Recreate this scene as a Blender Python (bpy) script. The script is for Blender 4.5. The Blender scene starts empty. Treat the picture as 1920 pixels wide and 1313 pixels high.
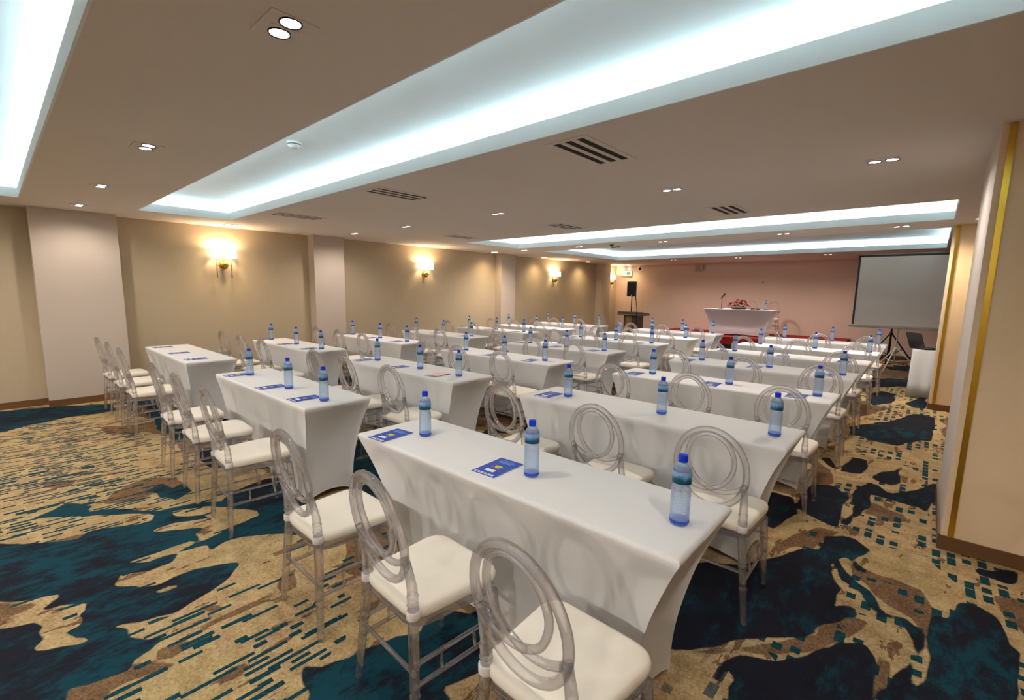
import bpy, bmesh, math, random
import numpy as np
from mathutils import Vector, Matrix
random.seed(7)
PI = math.pi
C = bpy.context.scene.collection
CEIL = 2.5

# ------------------------------------------------------------------ materials
def nt(name):
    m = bpy.data.materials.new(name); m.use_nodes = True
    n = m.node_tree; n.nodes.clear()
    out = n.nodes.new('ShaderNodeOutputMaterial')
    return m, n, out
def lin(c):
    return tuple((x/12.92 if x <= .04045 else ((x+.055)/1.055)**2.4) for x in c)
def rgb(r, g, b):
    return lin((r/255, g/255, b/255)) + (1,)
def plain(name, col, rough=.6, metal=0, spec=.5, bump=0, bscale=40, var=0, emit=None, es=0, aniso=None, coat=0):
    m, n, out = nt(name)
    p = n.nodes.new('ShaderNodeBsdfPrincipled'); n.links.new(p.outputs[0], out.inputs[0])
    p.inputs['Base Color'].default_value = col; p.inputs['Roughness'].default_value = rough
    p.inputs['Metallic'].default_value = metal; p.inputs['Specular IOR Level'].default_value = spec
    p.inputs['Coat Weight'].default_value = coat
    if emit: p.inputs['Emission Color'].default_value = emit; p.inputs['Emission Strength'].default_value = es
    if bump or var:
        tc = n.nodes.new('ShaderNodeTexCoord'); mp = n.nodes.new('ShaderNodeMapping')
        n.links.new(tc.outputs['Object'], mp.inputs[0])
        if aniso: mp.inputs['Scale'].default_value = aniso
        ns = n.nodes.new('ShaderNodeTexNoise'); ns.inputs['Scale'].default_value = bscale; ns.inputs['Detail'].default_value = 3
        n.links.new(mp.outputs[0], ns.inputs['Vector'])
        if bump:
            b = n.nodes.new('ShaderNodeBump'); b.inputs['Strength'].default_value = bump; b.inputs['Distance'].default_value = .004
            n.links.new(ns.outputs[0], b.inputs['Height']); n.links.new(b.outputs[0], p.inputs['Normal'])
        if var:
            mx = n.nodes.new('ShaderNodeMix'); mx.data_type = 'RGBA'
            mx.inputs[6].default_value = tuple(c*(1-var) for c in col[:3])+(1,)
            mx.inputs[7].default_value = tuple(min(1, c*(1+var)) for c in col[:3])+(1,)
            n.links.new(ns.outputs[0], mx.inputs[0]); n.links.new(mx.outputs[2], p.inputs['Base Color'])
    return m
def emission(name, col, s):
    m, n, out = nt(name)
    e = n.nodes.new('ShaderNodeEmission'); e.inputs[0].default_value = col; e.inputs[1].default_value = s
    n.links.new(e.outputs[0], out.inputs[0]); return m
def clear(name, tint, edge, ior=1.45, glass=.45, rough=.02, gtint=(1,1,1,1), body=None, bodyw=0, blend=.35):
    """clear moulded plastic: see-through, denser towards its rims, refracting and glossy"""
    m, n, out = nt(name)
    lw = n.nodes.new('ShaderNodeLayerWeight'); lw.inputs[0].default_value = blend
    mx = n.nodes.new('ShaderNodeMix'); mx.data_type = 'RGBA'
    mx.inputs[6].default_value = tint; mx.inputs[7].default_value = edge
    n.links.new(lw.outputs['Facing'], mx.inputs[0])
    tr = n.nodes.new('ShaderNodeBsdfTransparent'); n.links.new(mx.outputs[2], tr.inputs[0])
    gl = n.nodes.new('ShaderNodeBsdfGlass'); gl.inputs['IOR'].default_value = ior; gl.inputs['Roughness'].default_value = rough
    gl.inputs[0].default_value = gtint
    m1 = n.nodes.new('ShaderNodeMixShader'); m1.inputs[0].default_value = glass
    n.links.new(tr.outputs[0], m1.inputs[1]); n.links.new(gl.outputs[0], m1.inputs[2])
    go = n.nodes.new('ShaderNodeBsdfGlossy'); go.inputs['Roughness'].default_value = rough
    l2 = n.nodes.new('ShaderNodeLayerWeight'); l2.inputs[0].default_value = .5
    pw = n.nodes.new('ShaderNodeMath'); pw.operation = 'POWER'; pw.inputs[1].default_value = 4; n.links.new(l2.outputs['Facing'], pw.inputs[0])
    fr = n.nodes.new('ShaderNodeMath'); fr.operation = 'MULTIPLY_ADD'; fr.inputs[1].default_value = .5; fr.inputs[2].default_value = .08; n.links.new(pw.outputs[0], fr.inputs[0])
    m2 = n.nodes.new('ShaderNodeMixShader'); n.links.new(fr.outputs[0], m2.inputs[0])
    n.links.new(m1.outputs[0], m2.inputs[1]); n.links.new(go.outputs[0], m2.inputs[2])
    last = m2
    if body:
        d = n.nodes.new('ShaderNodeBsdfDiffuse'); d.inputs[0].default_value = body
        m3 = n.nodes.new('ShaderNodeMixShader'); m3.inputs[0].default_value = bodyw
        n.links.new(m2.outputs[0], m3.inputs[1]); n.links.new(d.outputs[0], m3.inputs[2]); last = m3
    n.links.new(last.outputs[0], out.inputs[0]); return m

M = {}
M['ceil'] = plain('ceiling_paint', rgb(224, 215, 208), .9, bump=.05, bscale=3, var=.02, spec=.2)
M['tray'] = plain('tray_paint', rgb(238, 242, 242), .85, spec=.2, bump=.03, bscale=4)
M['paper'] = plain('wallpaper', rgb(188, 171, 146), .75, spec=.25, bump=.12, bscale=60, var=.05, aniso=(1, 1, .12))
M['colpaint'] = plain('column_paint', rgb(198, 184, 172), .8, spec=.2, bump=.05, bscale=30, var=.02)
M['pinkwall'] = plain('stage_wallpaper', rgb(220, 194, 178), .8, spec=.2, bump=.08, bscale=50, var=.04, aniso=(1, 1, .15))
M['pierpaper'] = plain('pier_wallpaper', rgb(240, 212, 176), .75, spec=.25, bump=.1, bscale=70, var=.04)
M['pierside'] = plain('pier_side_paint', rgb(205, 196, 190), .6, spec=.3, bump=.05, bscale=30)
M['gold'] = plain('brushed_gold', rgb(214, 168, 60), .28, metal=1, bump=.1, bscale=80, aniso=(1, 1, .02))
M['brass'] = plain('brass', rgb(196, 150, 70), .2, metal=1, bump=.02)
M['base'] = plain('skirting_wood', rgb(104, 68, 36), .5, bump=.2, bscale=30, var=.2, aniso=(1, .2, 3))
M['cloth'] = plain('spandex_cloth', rgb(219, 220, 222), .85, spec=.15, bump=.12, bscale=9, var=.015)
M['cushion'] = plain('ivory_cushion', rgb(246, 240, 228), .5, spec=.35, bump=.06, bscale=14, var=.02)
M['collar'] = plain('white_collar', rgb(225, 220, 222), .4)
M['acrylic'] = clear('clear_acrylic', (.99, .985, .99, 1), (.10, .09, .10, 1), ior=1.49, glass=.42, rough=.012, gtint=(1, .99, 1, 1), body=rgb(238, 230, 238), bodyw=.045, blend=.14)
M['water'] = clear('bottle_plastic', (.86, .93, 1, 1), (.50, .66, .90, 1), ior=1.33, glass=.28, rough=.03, gtint=(.86, .93, 1, 1), body=rgb(200, 220, 252), bodyw=.24)
M['bluebase'] = clear('bottle_base', (.25, .45, .95, 1), (.05, .2, .7, 1), ior=1.33, glass=.3, gtint=(.2, .45, 1, 1), body=rgb(30, 90, 215), bodyw=.45)
M['cap'] = plain('blue_cap', rgb(0, 48, 190), .45, spec=.25, bump=.3, bscale=120)
M['black'] = plain('black_plastic', rgb(18, 18, 20), .5, bump=.1, bscale=120)
M['blackmetal'] = plain('black_metal', rgb(22, 21, 22), .35, metal=.6, bump=.02)
M['whitemetal'] = plain('white_metal', rgb(225, 218, 205), .4, metal=.1, bump=.02)
M['white'] = plain('white_plastic', rgb(228, 226, 220), .5, bump=.02)
M['greytrim'] = plain('grey_trim', rgb(170, 158, 146), .5, bump=.02)
M['ventdark'] = plain('vent_dark', rgb(26, 20, 16), .9, bump=.02)
M['screen'] = plain('screen_fabric', rgb(240, 226, 216), .9, bump=.02, bscale=200)
M['stage'] = plain('red_stage_carpet', rgb(150, 22, 18), .95, bump=.4, bscale=300, var=.15)
M['stageblack'] = plain('black_stage_skirt', rgb(24, 26, 26), .9, bump=.2, bscale=60)
M['lecwood'] = plain('lectern_oak', rgb(140, 92, 34), .5, bump=.15, bscale=14, var=.25, aniso=(6, 1, .4))
M['lecgrey'] = plain('lectern_grey', rgb(78, 70, 64), .45, bump=.1, bscale=30, var=.15)
M['lecdark'] = plain('lectern_dark', rgb(58, 48, 46), .5, bump=.1, bscale=30, var=.1)
M['bookblue'] = plain('booklet_blue', rgb(4, 60, 156), .45, spec=.2, bump=.05, bscale=30, var=.04)
M['paperwhite'] = plain('paper_white', rgb(228, 232, 238), .6, bump=.03)
M['paperpale'] = plain('paper_pale', rgb(214, 206, 200), .7, bump=.05, bscale=20)
M['paperpink'] = plain('paper_pink', rgb(226, 196, 184), .7, bump=.05, bscale=20)
M['leaf'] = plain('leaf_green', rgb(34, 54, 26), .6, bump=.2, bscale=40, var=.3)
M['petalred'] = plain('petal_red', rgb(150, 26, 34), .6, bump=.2, bscale=60, var=.25)
M['petalpink'] = plain('petal_pink', rgb(226, 150, 150), .6, bump=.2, bscale=60, var=.15)
M['petalwhite'] = plain('petal_white', rgb(235, 220, 210), .6, bump=.2, bscale=60, var=.08)
M['led'] = emission('cool_led', (.64, .90, 1, 1), 50)
M['lamp'] = emission('spot_lens', (1, .93, .82, 1), 14)
M['warmlamp'] = emission('warm_lens', (1, .82, .55, 1), 12)
M['shade'] = emission('lamp_shade_glow', (1, .86, .62, 1), 7)
M['exitlit'] = emission('exit_lit', (.45, 1, .55, 1), 1.2)
M['exitwhite'] = emission('exit_white', (1, .93, .75, 1), 1.0)

def label_mat():
    """bottle label: blue green band with a pale swoosh and a leafy mound"""
    m, n, out = nt('bottle_label')
    p = n.nodes.new('ShaderNodeBsdfPrincipled'); n.links.new(p.outputs[0], out.inputs[0])
    p.inputs['Roughness'].default_value = .3
    tc = n.nodes.new('ShaderNodeTexCoord'); ns = n.nodes.new('ShaderNodeTexNoise'); ns.inputs['Scale'].default_value = 45
    n.links.new(tc.outputs['Object'], ns.inputs['Vector'])
    sp = n.nodes.new('ShaderNodeSeparateXYZ'); n.links.new(tc.outputs['Object'], sp.inputs[0])
    a = n.nodes.new('ShaderNodeMath'); a.operation = 'MULTIPLY_ADD'; a.inputs[1].default_value = .035; n.links.new(ns.outputs[0], a.inputs[0])
    n.links.new(sp.outputs['Z'], a.inputs[2])
    mr = n.nodes.new('ShaderNodeMapRange'); mr.inputs['From Min'].default_value = .158; mr.inputs['From Max'].default_value = .222
    n.links.new(a.outputs[0], mr.inputs['Value'])
    cr = n.nodes.new('ShaderNodeValToRGB'); n.links.new(mr.outputs[0], cr.inputs[0])
    e = cr.color_ramp.elements; cr.color_ramp.interpolation = 'EASE'
    e[0].position = 0; e[0].color = rgb(8, 40, 120); e[1].position = 1; e[1].color = rgb(110, 160, 215)
    for pos, c in ((.25, rgb(4, 50, 96)), (.42, rgb(4, 84, 88)), (.52, rgb(60, 120, 160)), (.7, rgb(130, 165, 215))):
        x = e.new(pos); x.color = c
    n.links.new(cr.outputs[0], p.inputs['Base Color'])
    return m
M['label'] = label_mat()

# ------------------------------------------------------------------ mesh helpers
def obj(name, bm, mats, parent=None, smooth=False, loc=None):
    me = bpy.data.meshes.new(name)
    bmesh.ops.recalc_face_normals(bm, faces=bm.faces)
    bm.to_mesh(me); bm.free()
    for m in (mats if isinstance(mats, (list, tuple)) else [mats]): me.materials.append(m)
    if smooth:
        for p in me.polygons: p.use_smooth = True
        if smooth == 'auto':
            try: me.set_sharp_from_angle(angle=math.radians(40))
            except Exception: pass
    o = bpy.data.objects.new(name, me); C.objects.link(o)
    if parent: o.parent = parent
    if loc: o.location = loc
    return o
def tag(o, label=None, cat=None, group=None, kind=None):
    if label: o['label'] = label
    if cat: o['category'] = cat
    if group: o['group'] = group
    if kind: o['kind'] = kind
    return o
def empty(name, label, cat, loc=(0, 0, 0), rz=0, group=None):
    o = bpy.data.objects.new(name, None); C.objects.link(o)
    o.empty_display_size = .1; o.location = loc; o.rotation_euler = (0, 0, rz)
    return tag(o, label, cat, group)
def struct(name, bm, m, parent=None, smooth=False):
    o = obj(name, bm, m, parent, smooth)
    if not parent: o['kind'] = 'structure'
    return o
def box(bm, x0, x1, y0, y1, z0, z1, mi=0):
    vs = [bm.verts.new((x, y, z)) for z in (z0, z1) for x, y in ((x0, y0), (x1, y0), (x1, y1), (x0, y1))]
    fs = [(0, 3, 2, 1), (4, 5, 6, 7), (0, 1, 5, 4), (1, 2, 6, 5), (2, 3, 7, 6), (3, 0, 4, 7)]
    r = []
    for f in fs:
        q = bm.faces.new([vs[i] for i in f]); q.material_index = mi; r.append(q)
    return vs
def bevel(bm, w=.004, seg=2):
    bmesh.ops.bevel(bm, geom=list(bm.edges), offset=w, segments=seg, profile=.5, affect='EDGES')
def bbox_obj(name, dims, m, parent=None, bev=.004, mi=0):
    bm = bmesh.new(); box(bm, *dims)
    if bev: bevel(bm, bev)
    return obj(name, bm, m, parent)
def sweep(bm, pts, rad, n=10, closed=False, mi=0, up=None):
    pts = [Vector(p) for p in pts]; N = len(pts)
    rads = rad if isinstance(rad, (list, tuple)) else [rad]*N
    rings = []; prev = None
    for i, p in enumerate(pts):
        if closed: t = pts[(i+1) % N]-pts[i-1]
        else: t = pts[min(i+1, N-1)]-pts[max(i-1, 0)]
        t.normalize()
        if prev is None:
            a = Vector((0, 1, 0)) if abs(t.y) < .9 else Vector((1, 0, 0))
            if up: a = Vector(up)
            u = t.cross(a).normalized()
        else:
            u = (prev-t*prev.dot(t)).normalized()
        prev = u; v = t.cross(u)
        rings.append([bm.verts.new(p+(u*math.cos(2*PI*k/n)+v*math.sin(2*PI*k/n))*rads[i]) for k in range(n)])
    for i in range(N if closed else N-1):
        a, b = rings[i], rings[(i+1) % N]
        sh = 0
        if closed and i == N-1:   # align the seam
            d = [(a[0].co-b[k].co).length for k in range(n)]; sh = d.index(min(d))
        for k in range(n):
            f = bm.faces.new((a[k], a[(k+1) % n], b[(k+1+sh) % n], b[(k+sh) % n])); f.material_index = mi; f.smooth = True
    if not closed:
        for r in (rings[0], rings[-1]):
            f = bm.faces.new(r); f.material_index = mi
def lathe(bm, prof, n=24, c=(0, 0, 0), mi=0, cap=True):
    rings = [[bm.verts.new((c[0]+r*math.cos(2*PI*k/n), c[1]+r*math.sin(2*PI*k/n), c[2]+z)) for k in range(n)] for r, z in prof]
    for a, b in zip(rings, rings[1:]):
        for k in range(n):
            f = bm.faces.new((a[k], a[(k+1) % n], b[(k+1) % n], b[k])); f.material_index = mi; f.smooth = True
    if cap:
        for r, rr in ((rings[0], prof[0][0]), (rings[-1], prof[-1][0])):
            if rr > 1e-5:
                f = bm.faces.new(r); f.material_index = mi
def cmr(P, n=6, closed=False):
    P = [Vector(p) for p in P]; out = []; N = len(P)
    for i in range(N if closed else N-1):
        if closed: a, b, c, d = P[i-1], P[i], P[(i+1) % N], P[(i+2) % N]
        else: a, b, c, d = P[max(i-1, 0)], P[i], P[i+1], P[min(i+2, N-1)]
        for k in range(n):
            t = k/n
            out.append(.5*((2*b)+(c-a)*t+(2*a-5*b+4*c-d)*t*t+(3*b-a-3*c+d)*t**3))
    if not closed: out.append(P[-1])
    return out
def children(o): return list(o.children)
def copy_tree(o, parent=None):
    c = o.copy(); C.objects.link(c)
    if parent: c.parent = parent
    for ch in children(o): copy_tree(ch, c)
    return c

# ------------------------------------------------------------------ camera
yaw, pit, rol = map(math.radians, (42.46269358, 7.95745925, .76917096))
cyw, syw = math.cos(yaw), math.sin(yaw)
W = Vector((-syw*math.cos(pit), cyw*math.cos(pit), -math.sin(pit)))
Rr = Vector((cyw, syw, 0)); U = Rr.cross(W)
R2 = Rr*math.cos(rol)+U*math.sin(rol); U2 = -Rr*math.sin(rol)+U*math.cos(rol)
cam = bpy.data.cameras.new('camera'); co = bpy.data.objects.new('camera', cam); C.objects.link(co)
co.matrix_world = Matrix(((R2.x, U2.x, -W.x, 0), (R2.y, U2.y, -W.y, 0), (R2.z, U2.z, -W.z, 1.55), (0, 0, 0, 1)))
cam.sensor_fit = 'HORIZONTAL'; cam.sensor_width = 36; cam.lens = 875.667/1920*36
cam.shift_x = (960-939.57)/1920; cam.shift_y = (668.88-656.5)/1920
cam.clip_start = .05; cam.clip_end = 60
bpy.context.scene.camera = co

# ------------------------------------------------------------------ carpet (pattern as signed distance fields)
FX0, FX1, FY0, FY1 = -8.6, 2.8, -7.2, 15.4
H = 1.55
Rn = np.array(R2); Dn = -np.array(U2); Wn = np.array(W)
def floor_pt(x, y):
    v = Rn*(x-939.5657)/875.667+Dn*(y-668.8792)/875.667+Wn
    t = -H/v[2]; return (v[0]*t, v[1]*t)
def zoomed(pts, ox, oy, s): return [floor_pt(ox+x/s, oy+y/s) for x, y in pts]
ZA = (0, 750, 2.332); ZB = (600, 780, 2.463); ZC = (1250, 700, 2.142)
navy = [
 zoomed([(165,512),(230,488),(290,455),(350,448),(425,458),(400,485),(520,468),(600,482),(700,480),(770,462),(880,440),(960,440),(1000,405),(1170,340),(1290,330),(1380,330),(1400,560),(1290,590),(1130,590),(1050,600),(990,615),(918,658),(915,630),(880,640),(800,670),(760,715),(640,760),(530,765),(525,805),(600,825),(700,820),(770,780),(850,745),(960,720),(1040,712),(1010,775),(940,835),(850,885),(770,930),(640,960),(560,968),(490,985),(485,1005),(540,1010),(560,1050),(650,1062),(690,1052),(640,1090),(560,1145),(545,1180),(500,1190),(380,1230),(160,1313),(-60,1400),(-300,1313),(-300,1000),(0,1000),(100,980),(165,965),(150,920),(220,870),(100,880),(0,892),(-200,880),(-300,640),(0,622),(190,622),(330,605),(390,570),(500,550),(640,530),(655,510),(600,500),(450,505),(240,520)], *ZA),
 zoomed([(-80,50),(0,50),(200,30),(480,20),(500,45),(430,60),(300,75),(130,110),(0,145),(-80,150)], *ZA),
 zoomed([(0,1165),(60,1130),(130,1110),(170,1075),(250,1050),(350,1000),(450,1000),(480,920),(560,880),(650,900),(700,930),(760,880),(790,1000),(760,1080),(740,1170),(640,1210),(560,1230),(500,1313),(400,1400),(0,1380),(-80,1300),(-95,1230),(-80,1165)], *ZB),
 zoomed([(640,400),(700,370),(760,385),(800,360),(850,400),(770,440),(700,430)], *ZA),
 zoomed([(90,1115),(180,1100),(330,1085),(480,1070),(600,1050),(615,1010),(700,990),(760,975),(745,945),(660,940),(670,890),(690,860),(665,770),(620,720),(590,700),(520,700),(470,720),(430,735),(300,770),(180,760),(20,780),(-40,1000),(-60,1110)], *ZC),
 zoomed([(590,712),(640,660),(700,650),(760,665),(812,710),(770,750),(800,800),(760,790),(720,745),(700,752),(722,800),(760,840),(810,875),(870,950),(960,985),(1020,1050),(1025,1100),(990,1200),(900,1330),(860,1313),(920,1220),(960,1170),(985,1120),(975,1050),(930,1000),(840,985),(800,1012),(835,960),(780,880),(700,830),(670,770)], *ZC),
 zoomed([(205,1230),(240,1160),(290,1125),(400,1145),(560,1130),(700,1080),(800,1090),(840,1150),(835,1200),(790,1313),(700,1420),(270,1420),(250,1260),(275,1230),(240,1190),(215,1235)], *ZC),
 zoomed([(1075,980),(1150,995),(1190,960),(1200,930),(1250,945),(1310,980),(1360,1040),(1380,1090),(1450,1130),(1500,1380),(950,1380),(970,1313),(1040,1240),(1070,1150),(1070,1050)], *ZC),
 zoomed([(545,490),(600,450),(660,455),(700,480),(740,500),(700,530),(680,620),(640,600),(560,560),(530,540)], *ZC),
 zoomed([(740,500),(765,460),(820,440),(900,480),(1000,470),(1075,455),(1075,600),(1000,540),(900,510),(830,492),(815,540),(780,570),(730,605),(710,600),(745,560)], *ZC),
 zoomed([(700,375),(750,335),(815,350),(815,375),(770,405),(700,395)], *ZC),
 zoomed([(830,420),(850,400),(930,380),(960,345),(975,350),(950,390),(940,440),(900,450),(840,430)], *ZC),
 zoomed([(730,215),(900,190),(1000,165),(1110,180),(1120,200),(1110,240),(1080,285),(1030,270),(950,280),(920,292),(830,270),(740,245)], *ZC),
 zoomed([(620,345),(650,340),(690,385),(660,380)], *ZC),
 zoomed([(800,95),(860,70),(930,85),(900,120),(830,130)], *ZC),
 zoomed([(960,125),(1010,95),(1045,90),(1045,145),(990,140)], *ZC),
 zoomed([(1250,790),(1330,800),(1400,790),(1435,800),(1400,850),(1330,830),(1260,805)], *ZC),
 zoomed([(350,520),(430,480),(500,500),(520,560),(470,610),(420,640),(380,600)], *ZC)]
tan_in = [
 zoomed([(605,860),(650,840),(740,805),(800,800),(790,820),(700,850)], *ZA),
 zoomed([(690,570),(760,545),(870,530),(960,520),(900,500),(770,505),(770,490),(880,475),(1060,480),(1130,480),(1138,505),(1080,530),(960,590),(880,620),(850,590),(880,560),(780,565)], *ZA),
 zoomed([(165,945),(250,915),(365,895),(370,920),(330,945),(360,965),(350,990),(290,1015),(330,1040),(395,1040),(400,1060),(330,1080),(160,1085),(200,1040),(165,1020),(200,985)], *ZA),
 zoomed([(500,1155),(500,1172),(170,1330),(140,1330)], *ZA),
 zoomed([(570,710),(640,690),(780,640),(840,615),(850,625),(760,665),(650,700)], *ZA)]
brown = [
 zoomed([(60,660),(190,625),(330,590),(490,562),(440,590),(300,640),(130,690),(62,690)], *ZA),
 zoomed([(560,370),(640,340),(760,345),(820,375),(740,390),(640,430),(570,450),(440,460),(480,410)], *ZA),
 zoomed([(-60,890),(100,880),(220,870),(150,920),(165,965),(100,980),(0,1000),(-60,1000)], *ZA),
 zoomed([(890,900),(960,895),(985,910),(920,930)], *ZA), zoomed([(1220,770),(1290,740),(1300,820),(1240,850),(1210,820)], *ZA),
 zoomed([(700,1100),(820,1040),(830,1070),(760,1130),(690,1140)], *ZA), zoomed([(860,1000),(1180,850),(1220,845),(1000,950),(880,1005)], *ZA),
 zoomed([(200,1330),(500,1190),(640,1150),(860,1130),(740,1190),(560,1240),(400,1313)], *ZA),
 zoomed([(990,1200),(1060,1170),(1100,1190),(1060,1230),(1010,1240)], *ZA), zoomed([(1060,1250),(1120,1215),(1130,1240),(1080,1290)], *ZA),
 zoomed([(160,360),(330,350),(300,380),(200,385)], *ZA), zoomed([(430,120),(640,105),(600,150),(480,150)], *ZA),
 zoomed([(430,740),(420,690),(520,640),(620,620),(700,640),(640,665),(590,712),(520,700),(470,720)], *ZC),
 zoomed([(60,1125),(190,1108),(340,1085),(600,1050),(610,1010),(740,980),(830,1000),(700,1075),(560,1125),(430,1145),(290,1120)], *ZC),
 zoomed([(810,850),(900,830),(1000,870),(1075,960),(1075,1100),(1040,1050),(990,985),(900,940),(840,890)], *ZC),
 zoomed([(780,560),(830,520),(950,570),(980,600),(900,600),(850,580)], *ZC),
 zoomed([(715,740),(800,790),(880,830),(830,860),(760,820)], *ZC),
 zoomed([(600,350),(660,390),(665,440),(600,450),(580,400)], *ZC),
 zoomed([(790,1320),(840,1200),(850,1130),(900,1160),(880,1250),(830,1320)], *ZC),
 zoomed([(1320,900),(1350,900),(1350,950),(1430,960),(1430,980),(1370,980)], *ZC),
 zoomed([(620,150),(760,120),(900,140),(800,170),(700,180)], *ZC)]
cover = [zoomed([(-400,0),(500,0),(900,300),(1500,300),(1500,1400),(-400,1400)], *ZA), zoomed([(-200,850),(900,850),(900,1400),(-200,1400)], *ZB),
         zoomed([(300,430),(560,350),(640,180),(720,60),(1100,60),(1100,500),(1500,800),(1500,1400),(-100,1400),(-100,700)], *ZC)]
def sdf(px, py, poly):
    """signed distance, negative inside"""
    P = np.array(poly); n = len(P)
    d = np.full(px.shape, 1e9); s = np.ones(px.shape)
    for i in range(n):
        a = P[i]; b = P[i-1]; ex, ey = b-a
        wx, wy = px-a[0], py-a[1]
        t = np.clip((wx*ex+wy*ey)/(ex*ex+ey*ey+1e-12), 0, 1)
        d = np.minimum(d, (wx-ex*t)**2+(wy-ey*t)**2)
        c1 = py >= a[1]; c2 = py < b[1]; c3 = ex*wy > ey*wx
        flip = (c1 & c2 & c3) | (~c1 & ~c2 & ~c3)
        s = np.where(flip, -s, s)
    return s*np.sqrt(d)
def vnoise(x, y, seed):
    rs = np.random.RandomState(seed); T = rs.rand(256, 256)
    xi, yi = np.floor(x).astype(int), np.floor(y).astype(int); fx, fy = x-xi, y-yi
    fx = fx*fx*(3-2*fx); fy = fy*fy*(3-2*fy)
    g = lambda a, b: T[a % 256, b % 256]
    return (g(xi, yi)*(1-fx)+g(xi+1, yi)*fx)*(1-fy)+(g(xi, yi+1)*(1-fx)+g(xi+1, yi+1)*fx)*fy
def build_floor():
    def axis(a, b, brk):
        out = [a]
        while out[-1] < b-1e-6:
            out.append(min(b, out[-1]+brk(out[-1])))
        return np.array(out)
    xs = axis(FX0, FX1, lambda v: .024)
    ys = axis(FY0, FY1, lambda v: .024 if .0 < v < 4.6 else (.045 if v > 0 else .12))
    X, Y = np.meshgrid(xs, ys)
    px, py = X.ravel(), Y.ravel()
    wob = .03*(vnoise(px*11, py*6, 3)-.5)+.05*(vnoise(px*4.3, py*2.2, 4)-.5)+.018*(vnoise(px*24, py*13, 14)-.5)
    def multi(polys):
        r = np.full(px.shape, 5.)
        for p in polys:
            P = np.array(p); m = .35
            k = (px > P[:, 0].min()-m) & (px < P[:, 0].max()+m) & (py > P[:, 1].min()-m) & (py < P[:, 1].max()+m)
            if k.any(): r[k] = np.minimum(r[k], sdf(px[k], py[k], p))
        return r
    cv = np.clip(-multi(cover)/.25+.5, 0, 1)
    nv = np.maximum(multi(navy), -multi(tan_in)); br = multi(brown)
    n1 = vnoise(px*1.5+11, py*.75+3, 5)*.6+vnoise(px*3.4, py*1.9, 6)*.28+vnoise(px*8, py*4, 7)*.12
    n2 = vnoise(px*2.1+5, py*1.0, 8)*.6+vnoise(px*5, py*2.6, 9)*.4
    nz = (.50-n1)*1.1; bz = (.40-n2)*.9
    nv = np.clip(nv, -.3, .3)*cv+np.clip(nz, -.3, .3)*(1-cv)+wob
    br = np.clip(br, -.3, .3)*cv+np.clip(bz, -.3, .3)*(1-cv)+wob*.8
    dash = np.clip((vnoise(px*.9, py*.5+7, 12)-.35)*1.6, 0, 1)
    # denser thin dashes on the open floor at the left wall, squarer ones in the right aisle
    la = np.exp(-((px+5.6)/2.2)**2-((py-.2)/.75)**2); dash = np.maximum(dash*.55, la)
    lb = np.clip(-multi([zoomed([(480,960),(900,900),(1200,780),(1500,760),(1500,1400),(350,1400),(420,1250)], *ZA)])/.15+.5, 0, 1); dash = np.maximum(dash, lb*.72)
    ra = (px > -.45) & (py > 1.6); style = np.clip((px+.9)*2, 0, 1); dash = np.where(ra, .62, dash)
    me = bpy.data.meshes.new('floor')
    nx, ny = len(xs), len(ys)
    co = np.column_stack([px, py, np.zeros_like(px)]).astype(np.float32)
    i = np.arange(nx-1)[None, :]+np.arange(ny-1)[:, None]*nx
    q = np.stack([i, i+1, i+nx+1, i+nx], -1).reshape(-1, 4)
    me.vertices.add(len(px)); me.vertices.foreach_set('co', co.ravel())
    me.loops.add(q.size); me.loops.foreach_set('vertex_index', q.ravel().astype(np.int32))
    me.polygons.add(len(q)); me.polygons.foreach_set('loop_start', np.arange(0, q.size, 4, dtype=np.int32))
    me.update(calc_edges=True); me.validate()
    at = me.color_attributes.new('pattern', 'FLOAT_COLOR', 'POINT')
    at.data.foreach_set('color', np.column_stack([nv, br, dash, style]).astype(np.float32).ravel())
    o = bpy.data.objects.new('floor', me); C.objects.link(o); o['kind'] = 'structure'
    # shader
    m, n, out = nt('patterned_carpet')
    L = n.links.new
    def N(t, **k):
        x = n.nodes.new(t)
        for a, b in k.items(): setattr(x, a, b)
        return x
    def mth(op, a, b=None, c=None):
        x = N('ShaderNodeMath', operation=op)
        for i_, v in enumerate((a, b, c)):
            if v is None: continue
            if isinstance(v, (int, float)): x.inputs[i_].default_value = v
            else: L(v, x.inputs[i_])
        return x.outputs[0]
    at = N('ShaderNodeAttribute', attribute_name='pattern'); sp = N('ShaderNodeSeparateColor'); L(at.outputs['Color'], sp.inputs[0])
    nvs, brs, dns, sty = sp.outputs[0], sp.outputs[1], sp.outputs[2], at.outputs['Alpha']
    tc = N('ShaderNodeTexCoord'); P = tc.outputs['Object']
    s3 = N('ShaderNodeSeparateXYZ'); L(P, s3.inputs[0]); x, y = s3.outputs[0], s3.outputs[1]
    def noise(scale, det=3, rough=.6, vec=None, stretch=None):
        k = N('ShaderNodeTexNoise'); k.inputs['Scale'].default_value = scale; k.inputs['Detail'].default_value = det; k.inputs['Roughness'].default_value = rough
        if stretch:
            mp = N('ShaderNodeMapping'); mp.inputs['Scale'].default_value = stretch; L(P, mp.inputs[0]); L(mp.outputs[0], k.inputs['Vector'])
        else: L(P, k.inputs['Vector'])
        return k.outputs[0]
    def ramp(f, stops, mode='LINEAR'):
        r = N('ShaderNodeValToRGB'); r.color_ramp.interpolation = mode; L(f, r.inputs[0]); e = r.color_ramp.elements
        e[0].position, e[0].color = stops[0]; e[1].position, e[1].color = stops[-1]
        for p_, c_ in stops[1:-1]: q_ = e.new(p_); q_.color = c_
        return r.outputs[0]
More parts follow.
